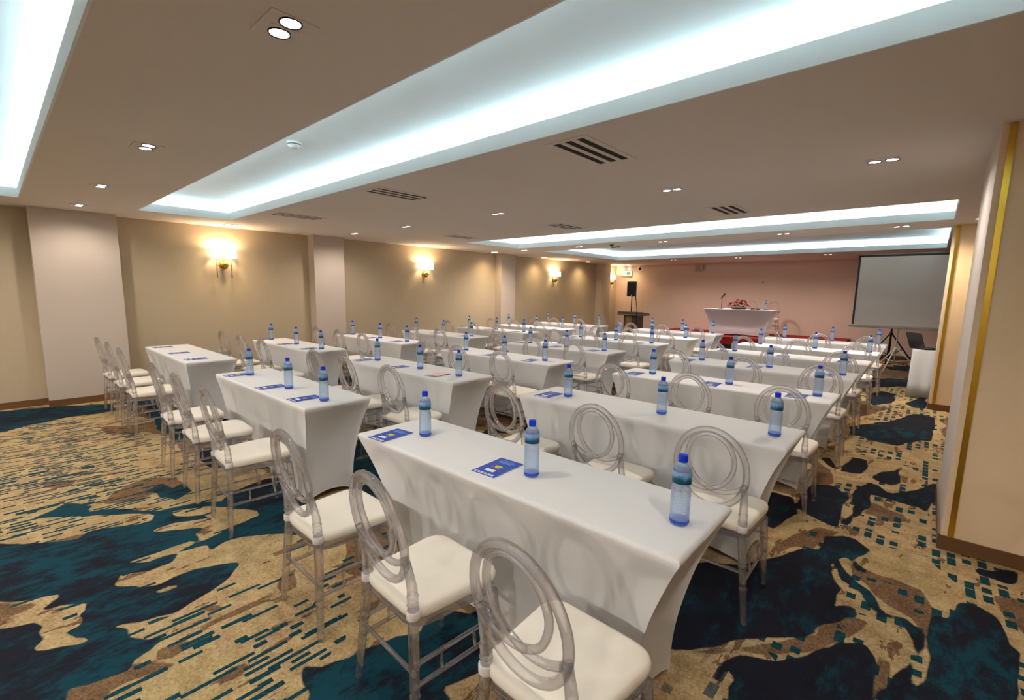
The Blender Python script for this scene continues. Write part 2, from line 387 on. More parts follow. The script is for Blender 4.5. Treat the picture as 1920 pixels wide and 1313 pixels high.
    def mix(f, a, b):
        r = N('ShaderNodeMix', data_type='RGBA'); L(f, r.inputs[0]); L(a, r.inputs[6]); L(b, r.inputs[7]); return r.outputs[2]
    def below(v, edge=.0, soft=.004):
        r = N('ShaderNodeMapRange'); L(v, r.inputs['Value']); r.inputs['From Min'].default_value = edge+soft; r.inputs['From Max'].default_value = edge-soft
        return r.outputs[0]
    fine = noise(70, 2, .7); mid = noise(9, 4, .65)
    tanc = ramp(mth('MULTIPLY_ADD', fine, .5, mth('MULTIPLY', mid, .5)), [(.38, rgb(128, 100, 68)), (.50, rgb(172, 144, 104)), (.62, rgb(198, 174, 130))])
    tan2 = ramp(noise(1.1, 2), [(.35, rgb(196, 160, 122)), (.6, rgb(182, 166, 116))])
    mxm = N('ShaderNodeMix', data_type='RGBA', blend_type='MULTIPLY'); mxm.inputs[0].default_value = .0
    tanc = mix(mth('MULTIPLY', noise(1.1, 2), .45), tanc, tan2)
    brc = ramp(mth('MULTIPLY_ADD', fine, .6, mth('MULTIPLY', mid, .4)), [(.38, rgb(86, 62, 44)), (.62, rgb(140, 108, 78))])
    tealn = noise(6.5, 5, .75, stretch=(1.6, .7, 1)); tealbig = noise(.55, 2)
    leftw = N('ShaderNodeMapRange'); L(x, leftw.inputs['Value']); leftw.inputs['From Min'].default_value = -.5; leftw.inputs['From Max'].default_value = -3.; leftw.inputs['To Max'].default_value = .05
    navc = ramp(mth('ADD', leftw.outputs[0], mth('ADD', mth('MULTIPLY', tealn, .62), mth('MULTIPLY', tealbig, .42))), [(.51, rgb(27, 27, 36)), (.55, rgb(23, 36, 46)), (.61, rgb(18, 60, 72))])
    teal = ramp(fine, [(.4, rgb(12, 46, 54)), (.6, rgb(24, 72, 80))])
    # small brown marks scattered over the tan ground
    flk = noise(5.5, 4, .6, stretch=(2.0, .55, 1)); brown_m = mth('MAXIMUM', below(brs), mth('GREATER_THAN', flk, .605))
    def dashes(w, Lh, thr_scale, seed):
        cx = mth('DIVIDE', mth('ADD', x, seed), w); ix = mth('FLOOR', cx)
        wn = N('ShaderNodeTexWhiteNoise', noise_dimensions='1D'); L(ix, wn.inputs['W'])
        yy = mth('ADD', mth('DIVIDE', y, Lh), mth('MULTIPLY', wn.outputs[0], 17.3)); iy = mth('FLOOR', yy)
        cb = N('ShaderNodeCombineXYZ'); L(ix, cb.inputs[0]); L(iy, cb.inputs[1]); cb.inputs[2].default_value = seed
        w2 = N('ShaderNodeTexWhiteNoise', noise_dimensions='3D'); L(cb.outputs[0], w2.inputs['Vector'])
        on = mth('LESS_THAN', w2.outputs[0], mth('MULTIPLY', dns, thr_scale))
        sc = N('ShaderNodeSeparateColor'); L(w2.outputs['Color'], sc.inputs[0])
        fx = mth('FRACT', cx); fy = mth('FRACT', yy)
        inx = mth('MULTIPLY', mth('GREATER_THAN', fx, .22), mth('LESS_THAN', fx, .80))
        iny = mth('LESS_THAN', fy, mth('MULTIPLY_ADD', sc.outputs[1], .7, .28))
        return mth('MULTIPLY', on, mth('MULTIPLY', inx, iny))
    d1 = dashes(.034, .24, .56, 0.0); d2 = dashes(.046, .16, .58, 3.7); d3 = dashes(.066, .105, .95, 9.1)
    inv = mth('SUBTRACT', 1.0, sty)
    dm = mth('MAXIMUM', mth('MULTIPLY', mth('MAXIMUM', d1, mth('MULTIPLY', d2, mth('GREATER_THAN', noise(.9, 1), .47))), inv), mth('MULTIPLY', mth('MULTIPLY', d3, sty), mth('GREATER_THAN', noise(1.6, 1), .44)))
    col = mix(brown_m, tanc, brc); col = mix(dm, col, teal); col = mix(below(nvs), col, navc)
    # the pile at the edges of the dark shapes is cut slightly paler
    p = N('ShaderNodeBsdfPrincipled'); L(col, p.inputs['Base Color']); p.inputs['Roughness'].default_value = .95; p.inputs['Specular IOR Level'].default_value = .12
    bp = N('ShaderNodeBump'); bp.inputs['Strength'].default_value = .35; bp.inputs['Distance'].default_value = .006; L(noise(260, 2), bp.inputs['Height']); L(bp.outputs[0], p.inputs['Normal'])
    L(p.outputs[0], out.inputs[0]); me.materials.append(m)
build_floor()

# ------------------------------------------------------------------ room shell
# left wall: recessed bays between four flat piers
bays = [(-7.0, .41, 0), (.41, 1.26, 1), (1.26, 3.99, 0), (3.99, 4.57, 1), (4.57, 8.93, 0), (8.93, 9.47, 1), (9.47, 13.88, 0), (13.88, 14.44, 1), (14.44, 15.25, 0)]
XW, XC = -8.42, -8.2
bm = bmesh.new()
for y0, y1, k in bays:
    box(bm, -8.6, XC if k else XW, y0, y1, 0, CEIL+.02, 1 if k else 0)
bmesh.ops.remove_doubles(bm, verts=bm.verts, dist=1e-5)
struct('wall_left', bm, [M['paper'], M['colpaint']])
bm = bmesh.new()
for y0, y1, k in bays:
    x = XC if k else XW; e = .014 if k else 0
    box(bm, x-.02, x+.014, y0-e, y1+e, 0, .085)
struct('baseboard_left', bm, M['base'])
bm = bmesh.new(); box(bm, -8.6, 2.8, 15.25, 15.45, 0, CEIL+.02); struct('wall_far', bm, M['pinkwall'])
bm = bmesh.new(); box(bm, XW, 2.6, 15.232, 15.25, 0, .085); struct('baseboard_far', bm, M['base'])
bm = bmesh.new(); box(bm, -8.6, 2.8, -7.2, -7.0, 0, CEIL+.02); struct('wall_back', bm, M['paper'])
bm = bmesh.new(); box(bm, 2.6, 2.8, -7.0, 15.25, 0, CEIL+.02); struct('wall_right', bm, M['pierpaper'])
# the two piers on the right
def pier(nm, x0, x1, y0, y1, goldw, k):
    bm = bmesh.new(); box(bm, x0, x1, y0, y1, .0, CEIL+.01)
    for f in bm.faces:
        if abs(f.calc_center_median().x-x0) < 1e-4: f.material_index = 1
    struct(nm, bm, [M['pierpaper'], M['pierside']])
    bm = bmesh.new(); box(bm, x0+.030, x0+.030+goldw, y0-.006, y0+.004, .085, CEIL); struct('trim_%d' % k, bm, M['gold'])
    bm = bmesh.new(); box(bm, x0-.012, x1, y0-.014, y0+.01, 0, .085); box(bm, x0-.012, x0+.01, y0-.01, y1+.012, 0, .085); struct('baseboard_pier_%d' % k, bm, M['base'])
pier('wall_pier_near', .185, 2.6, 3.875, 5.02, .028, 1)
pier('wall_pier_far', .105, 2.6, 8.72, 9.35, .034, 2)

# ceiling: flat plate pierced by four trays with hidden strip lighting
trays = [(-7.50, 1.9, -5.9, -3.2), (-7.50, .10, -2.4, .33), (-7.48, 1.3, 1.36, 2.43), (-6.95, .10, 6.50, 8.10), (-6.92, .10, 9.02, 12.62)]
LX0, LX1, LY0, LY1 = -8.6, 2.8, -7.2, 15.45
bm = bmesh.new()
yy = LY0
def slab(x0, x1, y0, y1): box(bm, x0, x1, y0, y1, CEIL, CEIL+.02)
for x0, x1, y0, y1 in trays:
    slab(LX0, LX1, yy, y0); slab(LX0, x0, y0, y1); slab(x1, LX1, y0, y1); yy = y1
slab(LX0, LX1, yy, LY1)
G, UP, TOP = .17, .10, .22
for x0, x1, y0, y1 in trays:
    t = .012
    for a in ((x0, x1, y0, y0+t), (x0, x1, y1-t, y1), (x0, x0+t, y0+t, y1-t), (x1-t, x1, y0+t, y1-t)): box(bm, *a, CEIL-.001, CEIL+UP, 1)
    X0, X1, Y0, Y1 = x0-G, x1+G, y0-G, y1+G
    for a in ((X0-.02, X1+.02, Y0-.02, Y0), (X0-.02, X1+.02, Y1, Y1+.02), (X0-.02, X0, Y0, Y1), (X1, X1+.02, Y0, Y1)): box(bm, *a, CEIL+.02, CEIL+TOP, 1)
    box(bm, X0-.02, X1+.02, Y0-.02, Y1+.02, CEIL+TOP, CEIL+TOP+.02, 1)
struct('ceiling', bm, [M['ceil'], M['tray']])
names = ['ceiling tray behind the camera', 'wide ceiling tray above open floor', 'long narrow ceiling tray over the front tables', 'ceiling tray over the middle of the room', 'wide farthest ceiling tray before the stage']
for (x0, x1, y0, y1), nm in zip(trays, names):
    t = empty('cove_light', 'cool white hidden strip light in the '+nm, 'light', ((x0+x1)/2, (y0+y1)/2, CEIL+.02), 0, 'cove lights in the ceiling trays')
    cx, cy = (x0+x1)/2, (y0+y1)/2; o_ = .085; w = .012
    for a in ((x0-o_, x1+o_, y0-o_-w, y0-o_+w), (x0-o_, x1+o_, y1+o_-w, y1+o_+w), (x0-o_-w, x0-o_+w, y0-o_+w, y1+o_-w), (x1+o_-w, x1+o_+w, y0-o_+w, y1+o_-w)):
        bm = bmesh.new(); box(bm, a[0]-cx, a[1]-cx, a[2]-cy, a[3]-cy, .078, .090)
        box(bm, a[0]-cx, a[1]-cx, a[2]-cy, a[3]-cy, .0, .077, 1)
        obj('light_strip', bm, [M['led'], M['tray']], t)

# ------------------------------------------------------------------ ceiling fittings
def spot_light(parent, loc, power, col, size=PI*.55, blend=.6, r=.04):
    l = bpy.data.lights.new('spot', 'SPOT'); l.energy = power; l.color = col; l.spot_size = size; l.spot_blend = blend; l.shadow_soft_size = r
    o = bpy.data.objects.new('spot', l); C.objects.link(o); o.parent = parent; o.location = loc; return o
def twin_light():
    t = empty('twin_downlight', 'x', 'light', (0, 0, CEIL), 0, 'twin downlights in the ceiling')
    bm = bmesh.new(); n = 24
    # square frame plate with two round holes made as rings
    z0 = -.004
    ys = .055
    box(bm, -.098, .098, -.085, -.052, z0, .0); box(bm, -.098, .098, .052, .085, z0, .0)
    box(bm, -.098, -.092, -.052, .052, z0, .0); box(bm, .092, .098, -.052, .052, z0, .0); box(bm, -.005, .005, -.052, .052, z0, .0)
    obj('frame', bm, M['ceil'], t)
    for s in (-1, 1):
        bm = bmesh.new(); lathe(bm, [(.035, -.004), (.038, -.006), (.041, -.004), (.041, -.001), (.035, -.001), (.035, -.004)], 28, (s*.049, 0, 0), cap=False)
        obj('ring', bm, M['blackmetal'], t)
        bm = bmesh.new(); lathe(bm, [(.0001, -.0035), (.02, -.0035), (.033, -.003), (.035, -.001)], 28, (s*.049, 0, 0), cap=False)
        obj('lens', bm, M['lamp'], t)
    spot_light(t, (0, 0, -.02), 40, (1, .88, .76), PI*.90, .7)
    return t
twin0 = twin_light(); base_spot = [q for q in twin0.children if q.type == 'LIGHT'][0].data
rows = [(.83, (-7.61, -5.99, -4.08, -1.86, .30), 'in the ceiling strip before the long tray'), (4.36, (-7.45, -5.97, -4.07, -1.88, -.36), 'in the broad ceiling band past the vents'),
        (8.50, (-7.1, -5.6, -3.78, -1.83, -.42), 'in the strip between the two far trays'), (13.3, (-5.57, -3.85, -1.91), 'in the ceiling above the stage'), (-2.85, (-7.61, -5.99, -4.08, -1.86, .3), 'in the ceiling band behind the camera')]
ordn = ['first', 'second', 'third', 'fourth', 'fifth']
used = False
for y, xs_, d in rows:
    xs_ = sorted(xs_)
    for i, x in enumerate(xs_):
        o = twin0 if not used else copy_tree(twin0); used = True
        if y > 3:   # the rows further in are lit harder towards the stage
            key = 'SPOT%d' % int(y)
            for q in o.children:
                if q.type == 'LIGHT':
                    if key not in bpy.data.lights: d_ = base_spot.copy(); d_.name = key; d_.energy = 41*(1.35 if y < 8 else (2.9 if y < 9 else 2.4)); d_.color = (1, .86, .74) if y > 8 else d_.color
                    q.data = bpy.data.lights[key]
        if y < 0:   # the open end of the room behind the camera is lit brighter
            for q in o.children:
                if q.type == 'LIGHT':
                    q.data = BRIGHT if 'BRIGHT' in globals() else q.data.copy(); BRIGHT = q.data; BRIGHT.energy = 155; BRIGHT.spot_size = PI*.98; BRIGHT.spot_blend = .3
        o.location = (x, y, CEIL); o['label'] = 'square twin downlight, %s from the left wall %s' % (ordn[i], d)
def round_light():
    t = empty('round_downlight', 'x', 'light', (0, 0, CEIL), 0, 'round warm downlights')
    bm = bmesh.new(); lathe(bm, [(.080, -.002), (.086, -.008), (.098, -.006), (.100, -.001), (.080, -.001), (.080, -.002)], 32, cap=False); obj('ring', bm, M['white'], t)
    bm = bmesh.new(); lathe(bm, [(.0001, -.006), (.05, -.006), (.080, -.003)], 32, cap=False); obj('lens', bm, M['warmlamp'], t)
    spot_light(t, (0, 0, -.02), 50, (1, .74, .38), PI*.80, 1, .06); return t
r0 = round_light()
for i, (x, y, d) in enumerate([(-8.0, 2.60, 'above the nearest wall sconce'), (-8.04, 8.5, 'just before the third wall column'), (-8.08, 10.55, 'between the third column and the third sconce'),
                            (-8.08, 12.8, 'past the third sconce'), (-7.8, 14.9, 'above the exit sign corner'), (.36, 8.2, 'in front of the gold-edged far pier at right')]):
    o = r0 if i == 0 else copy_tree(r0); o.location = (x, y, CEIL); o['label'] = 'round warm downlight '+d
def vent():
    t = empty('ceiling_vent', 'x', 'vent', (0, 0, CEIL), 0, 'slotted ceiling vents')
    bm = bmesh.new()
    box(bm, -.155, .155, -.33, -.295, -.005, 0); box(bm, -.155, .155, .295, .33, -.005, 0)
    for x0, x1 in ((-.155, -.115), (-.063, -.026), (.026, .063), (.115, .155)): box(bm, x0, x1, -.295, .295, -.005, 0)
    obj('frame', bm, M['ceil'], t)
    bm = bmesh.new(); box(bm, -.115, .115, -.295, .295, -.002, -.0005); obj('backing', bm, M['ventdark'], t)
    return t
v0 = vent()
k = 0
for y, d in ((2.87, 'before the middle row of downlights'), (5.79, 'just before the third ceiling tray')):
    for x, p in ((-6.31, 'leftmost'), (-4.06, 'middle'), (-1.81, 'rightmost')):
        o = v0 if k == 0 else copy_tree(v0); k += 1
        o.location = (x, y, CEIL); o['label'] = 'slotted brown ceiling vent, %s of the three %s' % (p, d)
# smoke detector in the long tray
t = empty('smoke_detector', 'white round smoke detector on the long narrow ceiling tray', 'smoke detector', (-3.92, 1.78, CEIL+TOP))
bm = bmesh.new(); lathe(bm, [(.055, 0), (.055, -.014), (.052, -.016)], 28); obj('base', bm, M['white'], t)
bm = bmesh.new(); lathe(bm, [(.05, -.016), (.05, -.030), (.034, -.046), (.03, -.05), (.0001, -.05)], 28); obj('cover', bm, M['white'], t)
bm = bmesh.new(); lathe(bm, [(.0505, -.020), (.0505, -.026)], 28, cap=False); obj('slot', bm, M['blackmetal'], t)

t = empty('ceiling_bracket', 'small dark metal bracket hanging between the two far ceiling trays', 'bracket', (-4.83, 8.5, CEIL))
bm = bmesh.new(); lathe(bm, [(.045, 0), (.045, -.012), (.02, -.016)], 16); obj('plate', bm, M['blackmetal'], t)
bm = bmesh.new(); sweep(bm, [(0, 0, -.01), (0, 0, -.055), (.17, .02, -.05)], .011, 8); obj('arm', bm, M['blackmetal'], t)

# ------------------------------------------------------------------ wall sconces
def sconce():
    t = empty('wall_sconce', 'x', 'light', (0, 0, 0), 0, 'brass wall sconces on the left wall')   # local +x is out of the wall, origin at wall
    bm = bmesh.new(); sweep(bm, [(0, 0, 0), (.012, 0, 0)], [.05, .048], 24); obj('wall_plate', bm, M['brass'], t)
    bm = bmesh.new(); bmesh.ops.create_uvsphere(bm, u_segments=28, v_segments=16, radius=.068)
    bmesh.ops.translate(bm, vec=(.075, 0, 0), verts=bm.verts); obj('ball', bm, M['brass'], t, True)
    for s in (-1, 1):
        bm = bmesh.new()
        sweep(bm, [(.105, s*.105, -.185), (.105, s*.105, .13)], .0065, 10); sweep(bm, [(.105, s*.105, -.190), (.105, s*.105, -.183)], .009, 10)
        sweep(bm, [(.09, 0, 0), (.105, s*.105, 0)], .005, 8)
        obj('rod', bm, M['brass'], t)
        bm = bmesh.new(); lathe(bm, [(.082, .115), (.078, .245), (.075, .245), (.079, .115), (.082, .115)], 32, (.105, s*.105, 0), cap=False); obj('lamp_shade', bm, M['shade'], t)
        l = bpy.data.lights.new('bulb', 'POINT'); l.energy = 12.5; l.color = (1, .70, .40); l.shadow_soft_size = .03
        o = bpy.data.objects.new('bulb', l); C.objects.link(o); o.parent = t; o.location = (.105, s*.105, .225)
    return t
s0 = sconce()
for i, (y, d) in enumerate([(2.57, 'nearest, above the first cloth tables'), (6.6, 'second, between the second and third wall columns'), (11.45, 'third, between two warm downlights'), (14.78, 'farthest, beside the exit sign corner')]):
    o = s0 if i == 0 else copy_tree(s0); o.location = (XW, y, 1.90); o['label'] = 'glowing two-shade brass sconce, '+d

# ------------------------------------------------------------------ tables in spandex cloths
def cloth_mesh(x0, x1, y0, y1, h, inL=.10, inR=.15, seed=0, z0=0, nper=30, nz=22):
    rnd = random.Random(seed)
    cx, cy = (x0+x1)/2, (y0+y1)/2
    bm = bmesh.new()
    base = []
    for side in range(4):
        for k in range(nper): base.append((side, k/nper))
    r = .018
    def rim(side, s, ins, mid):
        # corner feet positions are pulled in by ins, middles by mid on top
        lx, rx = x0+ins*inL, x1-ins*inR; dy = .07*ins
        c = [(lx, y0+dy), (rx, y0+dy), (rx, y1-dy), (lx, y1-dy)]
        a, b = c[side], c[(side+1) % 4]
        px, py = a[0]+(b[0]-a[0])*s, a[1]+(b[1]-a[1])*s
        nx, ny = ((0, 1), (-1, 0), (0, -1), (1, 0))[side]
        q = 4*s*(1-s)
        m_ = mid*(q**.5 if side in (1, 3) else q**.35)
        return px+nx*m_, py+ny*m_, q
    rings = []
    # rounded top edge
    for rr, zz in ((r, 0), (r*.45, -r*.12), (r*.1, -r*.5), (0, -r)):
        ring = []
        for side, s in base:
            px, py, q = rim(side, s, 0, 0)
            dx = (cx-px)/abs(x1-x0)*2; dyy = (cy-py)/abs(y1-y0)*2
            ex = rr*(1 if dx > .9999 else (-1 if dx < -.9999 else max(-1, min(1, dx*1.0)))) ; ey = rr*(1 if dyy > .9999 else (-1 if dyy < -.9999 else max(-1, min(1, dyy))))
            ring.append(bm.verts.new((px+ex, py+ey, h+zz)))
        rings.append(ring)
    ph = rnd.random()*6
    for j in range(1, nz+1):
        t = j/nz                      # 0 top .. 1 bottom
        ins = 1-(1-t)**2.1
        ins = ins*1.06-.10*max(0, t-.75)*4*max(0, t-.75)
        mid = .030*math.sin(PI*min(1, t*1.15)**.8)+.012*t
        ring = []
        for side, s in base:
            px, py, q = rim(side, s, ins, mid)
            arch = (.07 if side in (0, 2) else .05)*(q**.8)
            zb = h-r+(0+arch-(h-r))*t
            c_ = 1-q
            wr = .0010*math.sin(16*t+ph+side)*max(0, c_-.6)*2.5*(1-t)
            ring.append(bm.verts.new((px+wr, py+wr, zb)))
        rings.append(ring)
    n = len(base)
    for a, b in zip(rings, rings[1:]):
        for k in range(n):
            f = bm.faces.new((a[k], a[(k+1) % n], b[(k+1) % n], b[k])); f.smooth = True
    bm.faces.new(rings[0])
    for v in bm.verts: v.co.x -= cx; v.co.y -= cy
    bmesh.ops.translate(bm, vec=(0, 0, z0), verts=bm.verts)
    return bm, cx, cy
TH = .75
near = {'right': [1.335, 2.74, 4.18, 5.56, 6.88, 8.15, 9.72], 'middle': [1.37, 2.70, 4.10, 5.47, 6.92, 8.27, 9.65], 'left': [1.36, 2.72, 4.12, 5.52, 6.98, 8.25, 9.72]}
xr = {'right': (-2.31, -.48), 'middle': (-4.88, -3.04), 'left': (-7.74, -5.80)}
seats = {'right': (-2.04, -1.34, -.70), 'middle': (-4.62, -3.95, -3.27), 'left': (-7.42, -6.70, -6.00)}
bott = {'right': (-2.00, -1.26, -.60), 'middle': (-4.60, -3.92, -3.28), 'left': (-7.58, -6.73, -6.00)}
rowname = ['front row', 'second row', 'third row', 'fourth row', 'fifth row', 'sixth row', 'back row']
D = .505
for col in near:
    for i, y0 in enumerate(near[col]):
        x0, x1 = xr[col]
        if col == 'middle' and i > 2: x1 -= .05; x0 -= .02
        inL = .28 if (col == 'right' and i == 0) else .10
        bm, cx, cy = cloth_mesh(x0, x1, y0, y0+D, TH, inL, .16, seed=i*3+len(col))
        o = obj('covered_table', bm, M['cloth'], None, True, (cx, cy, 0))
        try: o.data.set_sharp_from_angle(angle=math.radians(50))
        except Exception: pass
        tag(o, 'white stretch-cloth table, %s of the %s column' % (rowname[i], col), 'table', 'white cloth-covered tables in rows')

# ------------------------------------------------------------------ chairs
def rtrap(wb, wf, d, r, n=7, y0=0):
    """rounded trapezoid outline, back edge width wb at y=-d/2, front wf at y=+d/2"""
    c = [(-wb/2, -d/2), (wb/2, -d/2), (wf/2, d/2), (-wf/2, d/2)]; out = []
    for i in range(4):
        p0, p, p1 = Vector(c[i-1]), Vector(c[i]), Vector(c[(i+1) % 4])
        a = (p0-p).normalized(); b = (p1-p).normalized()
        ang = a.angle(b); t = r/math.tan(ang/2)
        s, e = p+a*t, p+b*t
        for k in range(n+1):
            u = k/n
            q = s*(1-u)**2+p*2*u*(1-u)+e*u**2
            out.append((q.x, q.y+y0))
    return out
def loft(bm, sections, mi=0):
    rings = [[bm.verts.new((x, y, z)) for x, y in o] for o, z in sections]
    n = len(rings[0])
    for a, b in zip(rings, rings[1:]):
        for k in range(n):
            f = bm.faces.new((a[k], a[(k+1) % n], b[(k+1) % n], b[k])); f.smooth = True; f.material_index = mi
    bm.faces.new(rings[0]); f = bm.faces.new(rings[-1]); f.smooth = False
def chair():
    t = empty('oval_back_chair', 'x', 'chair', (0, 0, 0), 0, 'clear chairs along the cloth tables')
    SZ = .478
    def o_(s): return [(x*s, (y)*s) for x, y in rtrap(.345, .415, .40, .085)]
    bm = bmesh.new()
    loft(bm, [(o_(.95), SZ-.046), (o_(.985), SZ-.042), (o_(1.0), SZ-.030), (o_(1.0), SZ-.018), (o_(.985), SZ-.007), (o_(.955), SZ-.001), (o_(.88), SZ+.004), (o_(.6), SZ+.008), (o_(.25), SZ+.010)])
    obj('seat', bm, M['cushion'], t)
    bm = bmesh.new()
    loft(bm, [(o_(.93), SZ-.084), (o_(.96), SZ-.080), (o_(.97), SZ-.062), (o_(.95), SZ-.047)])
    obj('seat_frame', bm, M['acrylic'], t)
    RB = [(-.152, -.186), (.152, -.186)]     # rear posts at seat level
    def leg(x0, y0, x1, y1, ztop, nm='leg'):
        bm = bmesh.new(); pts = []; rad = []
        for z in (0, .012, .10, .155, .163, .17, .178, .185, .262, .27, .277, .285, .293, .36, ztop):
            u = z/ztop; pts.append((x0+(x1-x0)*u, y0+(y1-y0)*u, z))
            r = .0135+.006*min(1, u*1.3)
            if abs(z-.17) < .004 or abs(z-.277) < .004: r += .0035
            if z == 0: r = .011
            rad.append(r)
        sweep(bm, pts, rad, 12); return obj(nm, bm, M['acrylic'], t)
    leg(-.200, -.215, -.152, -.186, SZ-.04); leg(.200, -.215, .152, -.186, SZ-.04)
    leg(-.200, .205, -.178, .165, SZ-.085); leg(.200, .205, .178, .165, SZ-.085)
    for x, y in RB:
        bm = bmesh.new(); lathe(bm, [(.0225, SZ-.040), (.0245, SZ-.037), (.0245, SZ-.012), (.0215, SZ-.008)], 16, (x, y, 0)); obj('collar', bm, M['collar'], t)
    # backrest: outer oval, inner loop whose ends cross and run out to the oval, two posts
    zc, a, b = .727, .160, .198
    def W3(u, v): z = zc+v; return (u, -.186-(z-.50)*.17-.02*max(0, (z-.5))**2, z)
    bm = bmesh.new()
    sweep(bm, [W3(a*math.cos(2*PI*k/56), b*math.sin(2*PI*k/56)) for k in range(56)], .0150, 12, True)
    loop = cmr([(-.160, -.052, 0), (-.118, -.088, 0), (-.060, -.112, 0), (0, -.108, 0), (.062, -.070, 0), (.100, .0, 0), (.104, .07, 0), (.072, .143, 0), (0, .176, 0),
                (-.072, .143, 0), (-.104, .07, 0), (-.100, .0, 0), (-.062, -.070, 0), (0, -.108, 0), (.060, -.112, 0), (.118, -.088, 0), (.160, -.052, 0)], 5)
    sweep(bm, [W3(p.x, p.y) for p in loop], .0120, 10)
    for s in (-1, 1):
        p = W3(s*.150, -.092)
        sweep(bm, [(s*.152, -.186, SZ-.012), (s*.152, -.188, SZ+.03), (s*.152, -.190, SZ+.075), (s*.152, p[1], p[2]+.02)], [.0195, .0195, .0180, .013], 12)
        for zz in (.012, .045): lathe(bm, [(.0195, zz-.003), (.0215, zz), (.0195, zz+.003)], 12, (s*.152, -.188, SZ), cap=False)
    obj('backrest', bm, M['acrylic'], t)
    # stretchers: two rails at each side joined by short bars, single rails front and back
    def lp(s, f, z):   # point on a leg
        zt = (SZ-.04) if f < 0 else (SZ-.085); u = z/zt
        return (s*(.200-(.048 if f < 0 else .022)*u), (-.215+.029*u) if f < 0 else (.205-.040*u), z)
    for s in (-1, 1):
        bm = bmesh.new()
        for z in (.20, .275): sweep(bm, [lp(s, -1, z), lp(s, 1, z)], .0085, 8)
        for f in (.3, .7):
            A = [Vector(lp(s, -1, z)).lerp(Vector(lp(s, 1, z)), f) for z in (.20, .275)]; sweep(bm, A, .006, 8)
        obj('side_stretcher', bm, M['acrylic'], t)
    for f, z in ((-1, .245), (1, .30)):
        bm = bmesh.new(); sweep(bm, [lp(-1, f, z), lp(1, f, z)], .0085, 8)
        obj('cross_stretcher', bm, M['acrylic'], t)
    return t
ch0 = chair(); first = True
side = ['left', 'middle', 'right']
rr = random.Random(3)
for col in near:
    for i, y0 in enumerate(near[col]):
        for k, x in enumerate(seats[col]):
            o = ch0 if first else copy_tree(ch0); first = False
            jx, jy, ja = rr.uniform(-.015, .015), rr.uniform(-.02, .02), rr.uniform(-.05, .05)
            if i == 0: jx = jy = 0
            if col == 'middle' and i > 2: x -= .03
            o.location = (x+jx, y0-.262+jy, 0); o.rotation_euler = (0, 0, ja)
            o['label'] = 'clear oval-back chair with ivory seat, %s of three at the %s table, %s column' % (side[k], rowname[i].replace(' row', '-row'), col)

# ------------------------------------------------------------------ water bottles
def bottle():
    t = empty('water_bottle', 'x', 'bottle', (0, 0, 0), 0, 'water bottles on the cloth tables')
    R = .033
    prof = [(.0001, .003), (.022, .003), (.029, .0)]
    prof += [(R-.001, .008), (R, .014), (R, .026)]
    z = .030
    while z < .128:
        prof += [(R, z), (R-.0016, z+.0035), (R, z+.007)]; z += .0105
    prof += [(R-.004, .138), (R-.004, .146), (R-.001, .152), (R-.001, .196), (R-.003, .202), (.026, .211), (.018, .220), (.0135, .225), (.0125, .229), (.0125, .235)]
    bm = bmesh.new(); lathe(bm, prof, 24, cap=False); obj('body', bm, M['water'], t)
    bm = bmesh.new(); lathe(bm, [(.0001, .0035), (.022, .0035), (.0325, .008), (R+.0004, .014), (R+.0004, .020)], 24, cap=False); obj('tinted_base', bm, M['bluebase'], t)
    bm = bmesh.new(); lathe(bm, [(R-.0002, .153), (R-.0002, .195)], 28, cap=False); obj('label', bm, M['label'], t)
    bm = bmesh.new()
    lathe(bm, [(.0152, .226), (.0158, .229), (.0158, .248), (.0148, .251), (.0001, .2515)], 24, cap=False); obj('cap', bm, M['cap'], t)
    return t
b0 = bottle(); first = True
skip = {('left', 0, 0), ('left', 0, 1), ('left', 0, 2), ('right', 4, 1), ('right', 4, 2)}
for col in near:
    for i, y0 in enumerate(near[col]):
        for k, x in enumerate(bott[col]):
            if (col, i, k) in skip: continue
            o = b0 if first else copy_tree(b0); first = False
            dy = .235 if i < 5 else .30
            if i == 6: dy = .42
            jx, jy = rr.uniform(-.01, .01), rr.uniform(-.012, .012)
            if (col, i) == ('right', 0): jx = 0; x = (-2.0, -1.22, -.578)[k]; jy = (0, -.03, 0)[k]
            if (col, i) == ('middle', 0): jx = jy = 0; x = (-4.58, -3.75, -3.16)[k]; dy = .20
            if (col, i) == ('middle', 1): x = (-4.6, -3.80, -3.23)[k]
            o.location = (x+jx, y0+dy+jy, TH+.0005); o.rotation_euler = (0, 0, rr.uniform(0, 6))
            o['label'] = 'blue-capped water bottle, %s of those on the %s table, %s column' % (side[k], rowname[i].replace(' row', '-row'), col)

# ------------------------------------------------------------------ booklets
def slabp(bm, pts, z0, z1, mi=0):
    lo = [bm.verts.new((x, y, z0)) for x, y in pts]; hi = [bm.verts.new((x, y, z1)) for x, y in pts]
    f = bm.faces.new(lo[::-1]); f.material_index = mi; f = bm.faces.new(hi); f.material_index = mi
    for k in range(len(pts)):
        f = bm.faces.new((lo[k], lo[(k+1) % len(pts)], hi[(k+1) % len(pts)], hi[k])); f.material_index = mi
def quad(bm, x0, x1, y0, y1, z, mi=0): slabp(bm, [(x0, y0), (x1, y0), (x1, y1), (x0, y1)], z, z+.0004, mi)
M['artyellow'] = plain('art_yellow', rgb(214, 178, 20), .5, bump=.05); M['artgreen'] = plain('art_green', rgb(26, 120, 70), .5, bump=.05); M['artpink'] = plain('art_pink', rgb(190, 90, 110), .5, bump=.05)
M['lightblue'] = plain('print_light_blue', rgb(110, 160, 215), .5, bump=.05); M['printblue'] = plain('print_blue', rgb(40, 80, 150), .5, bump=.05)
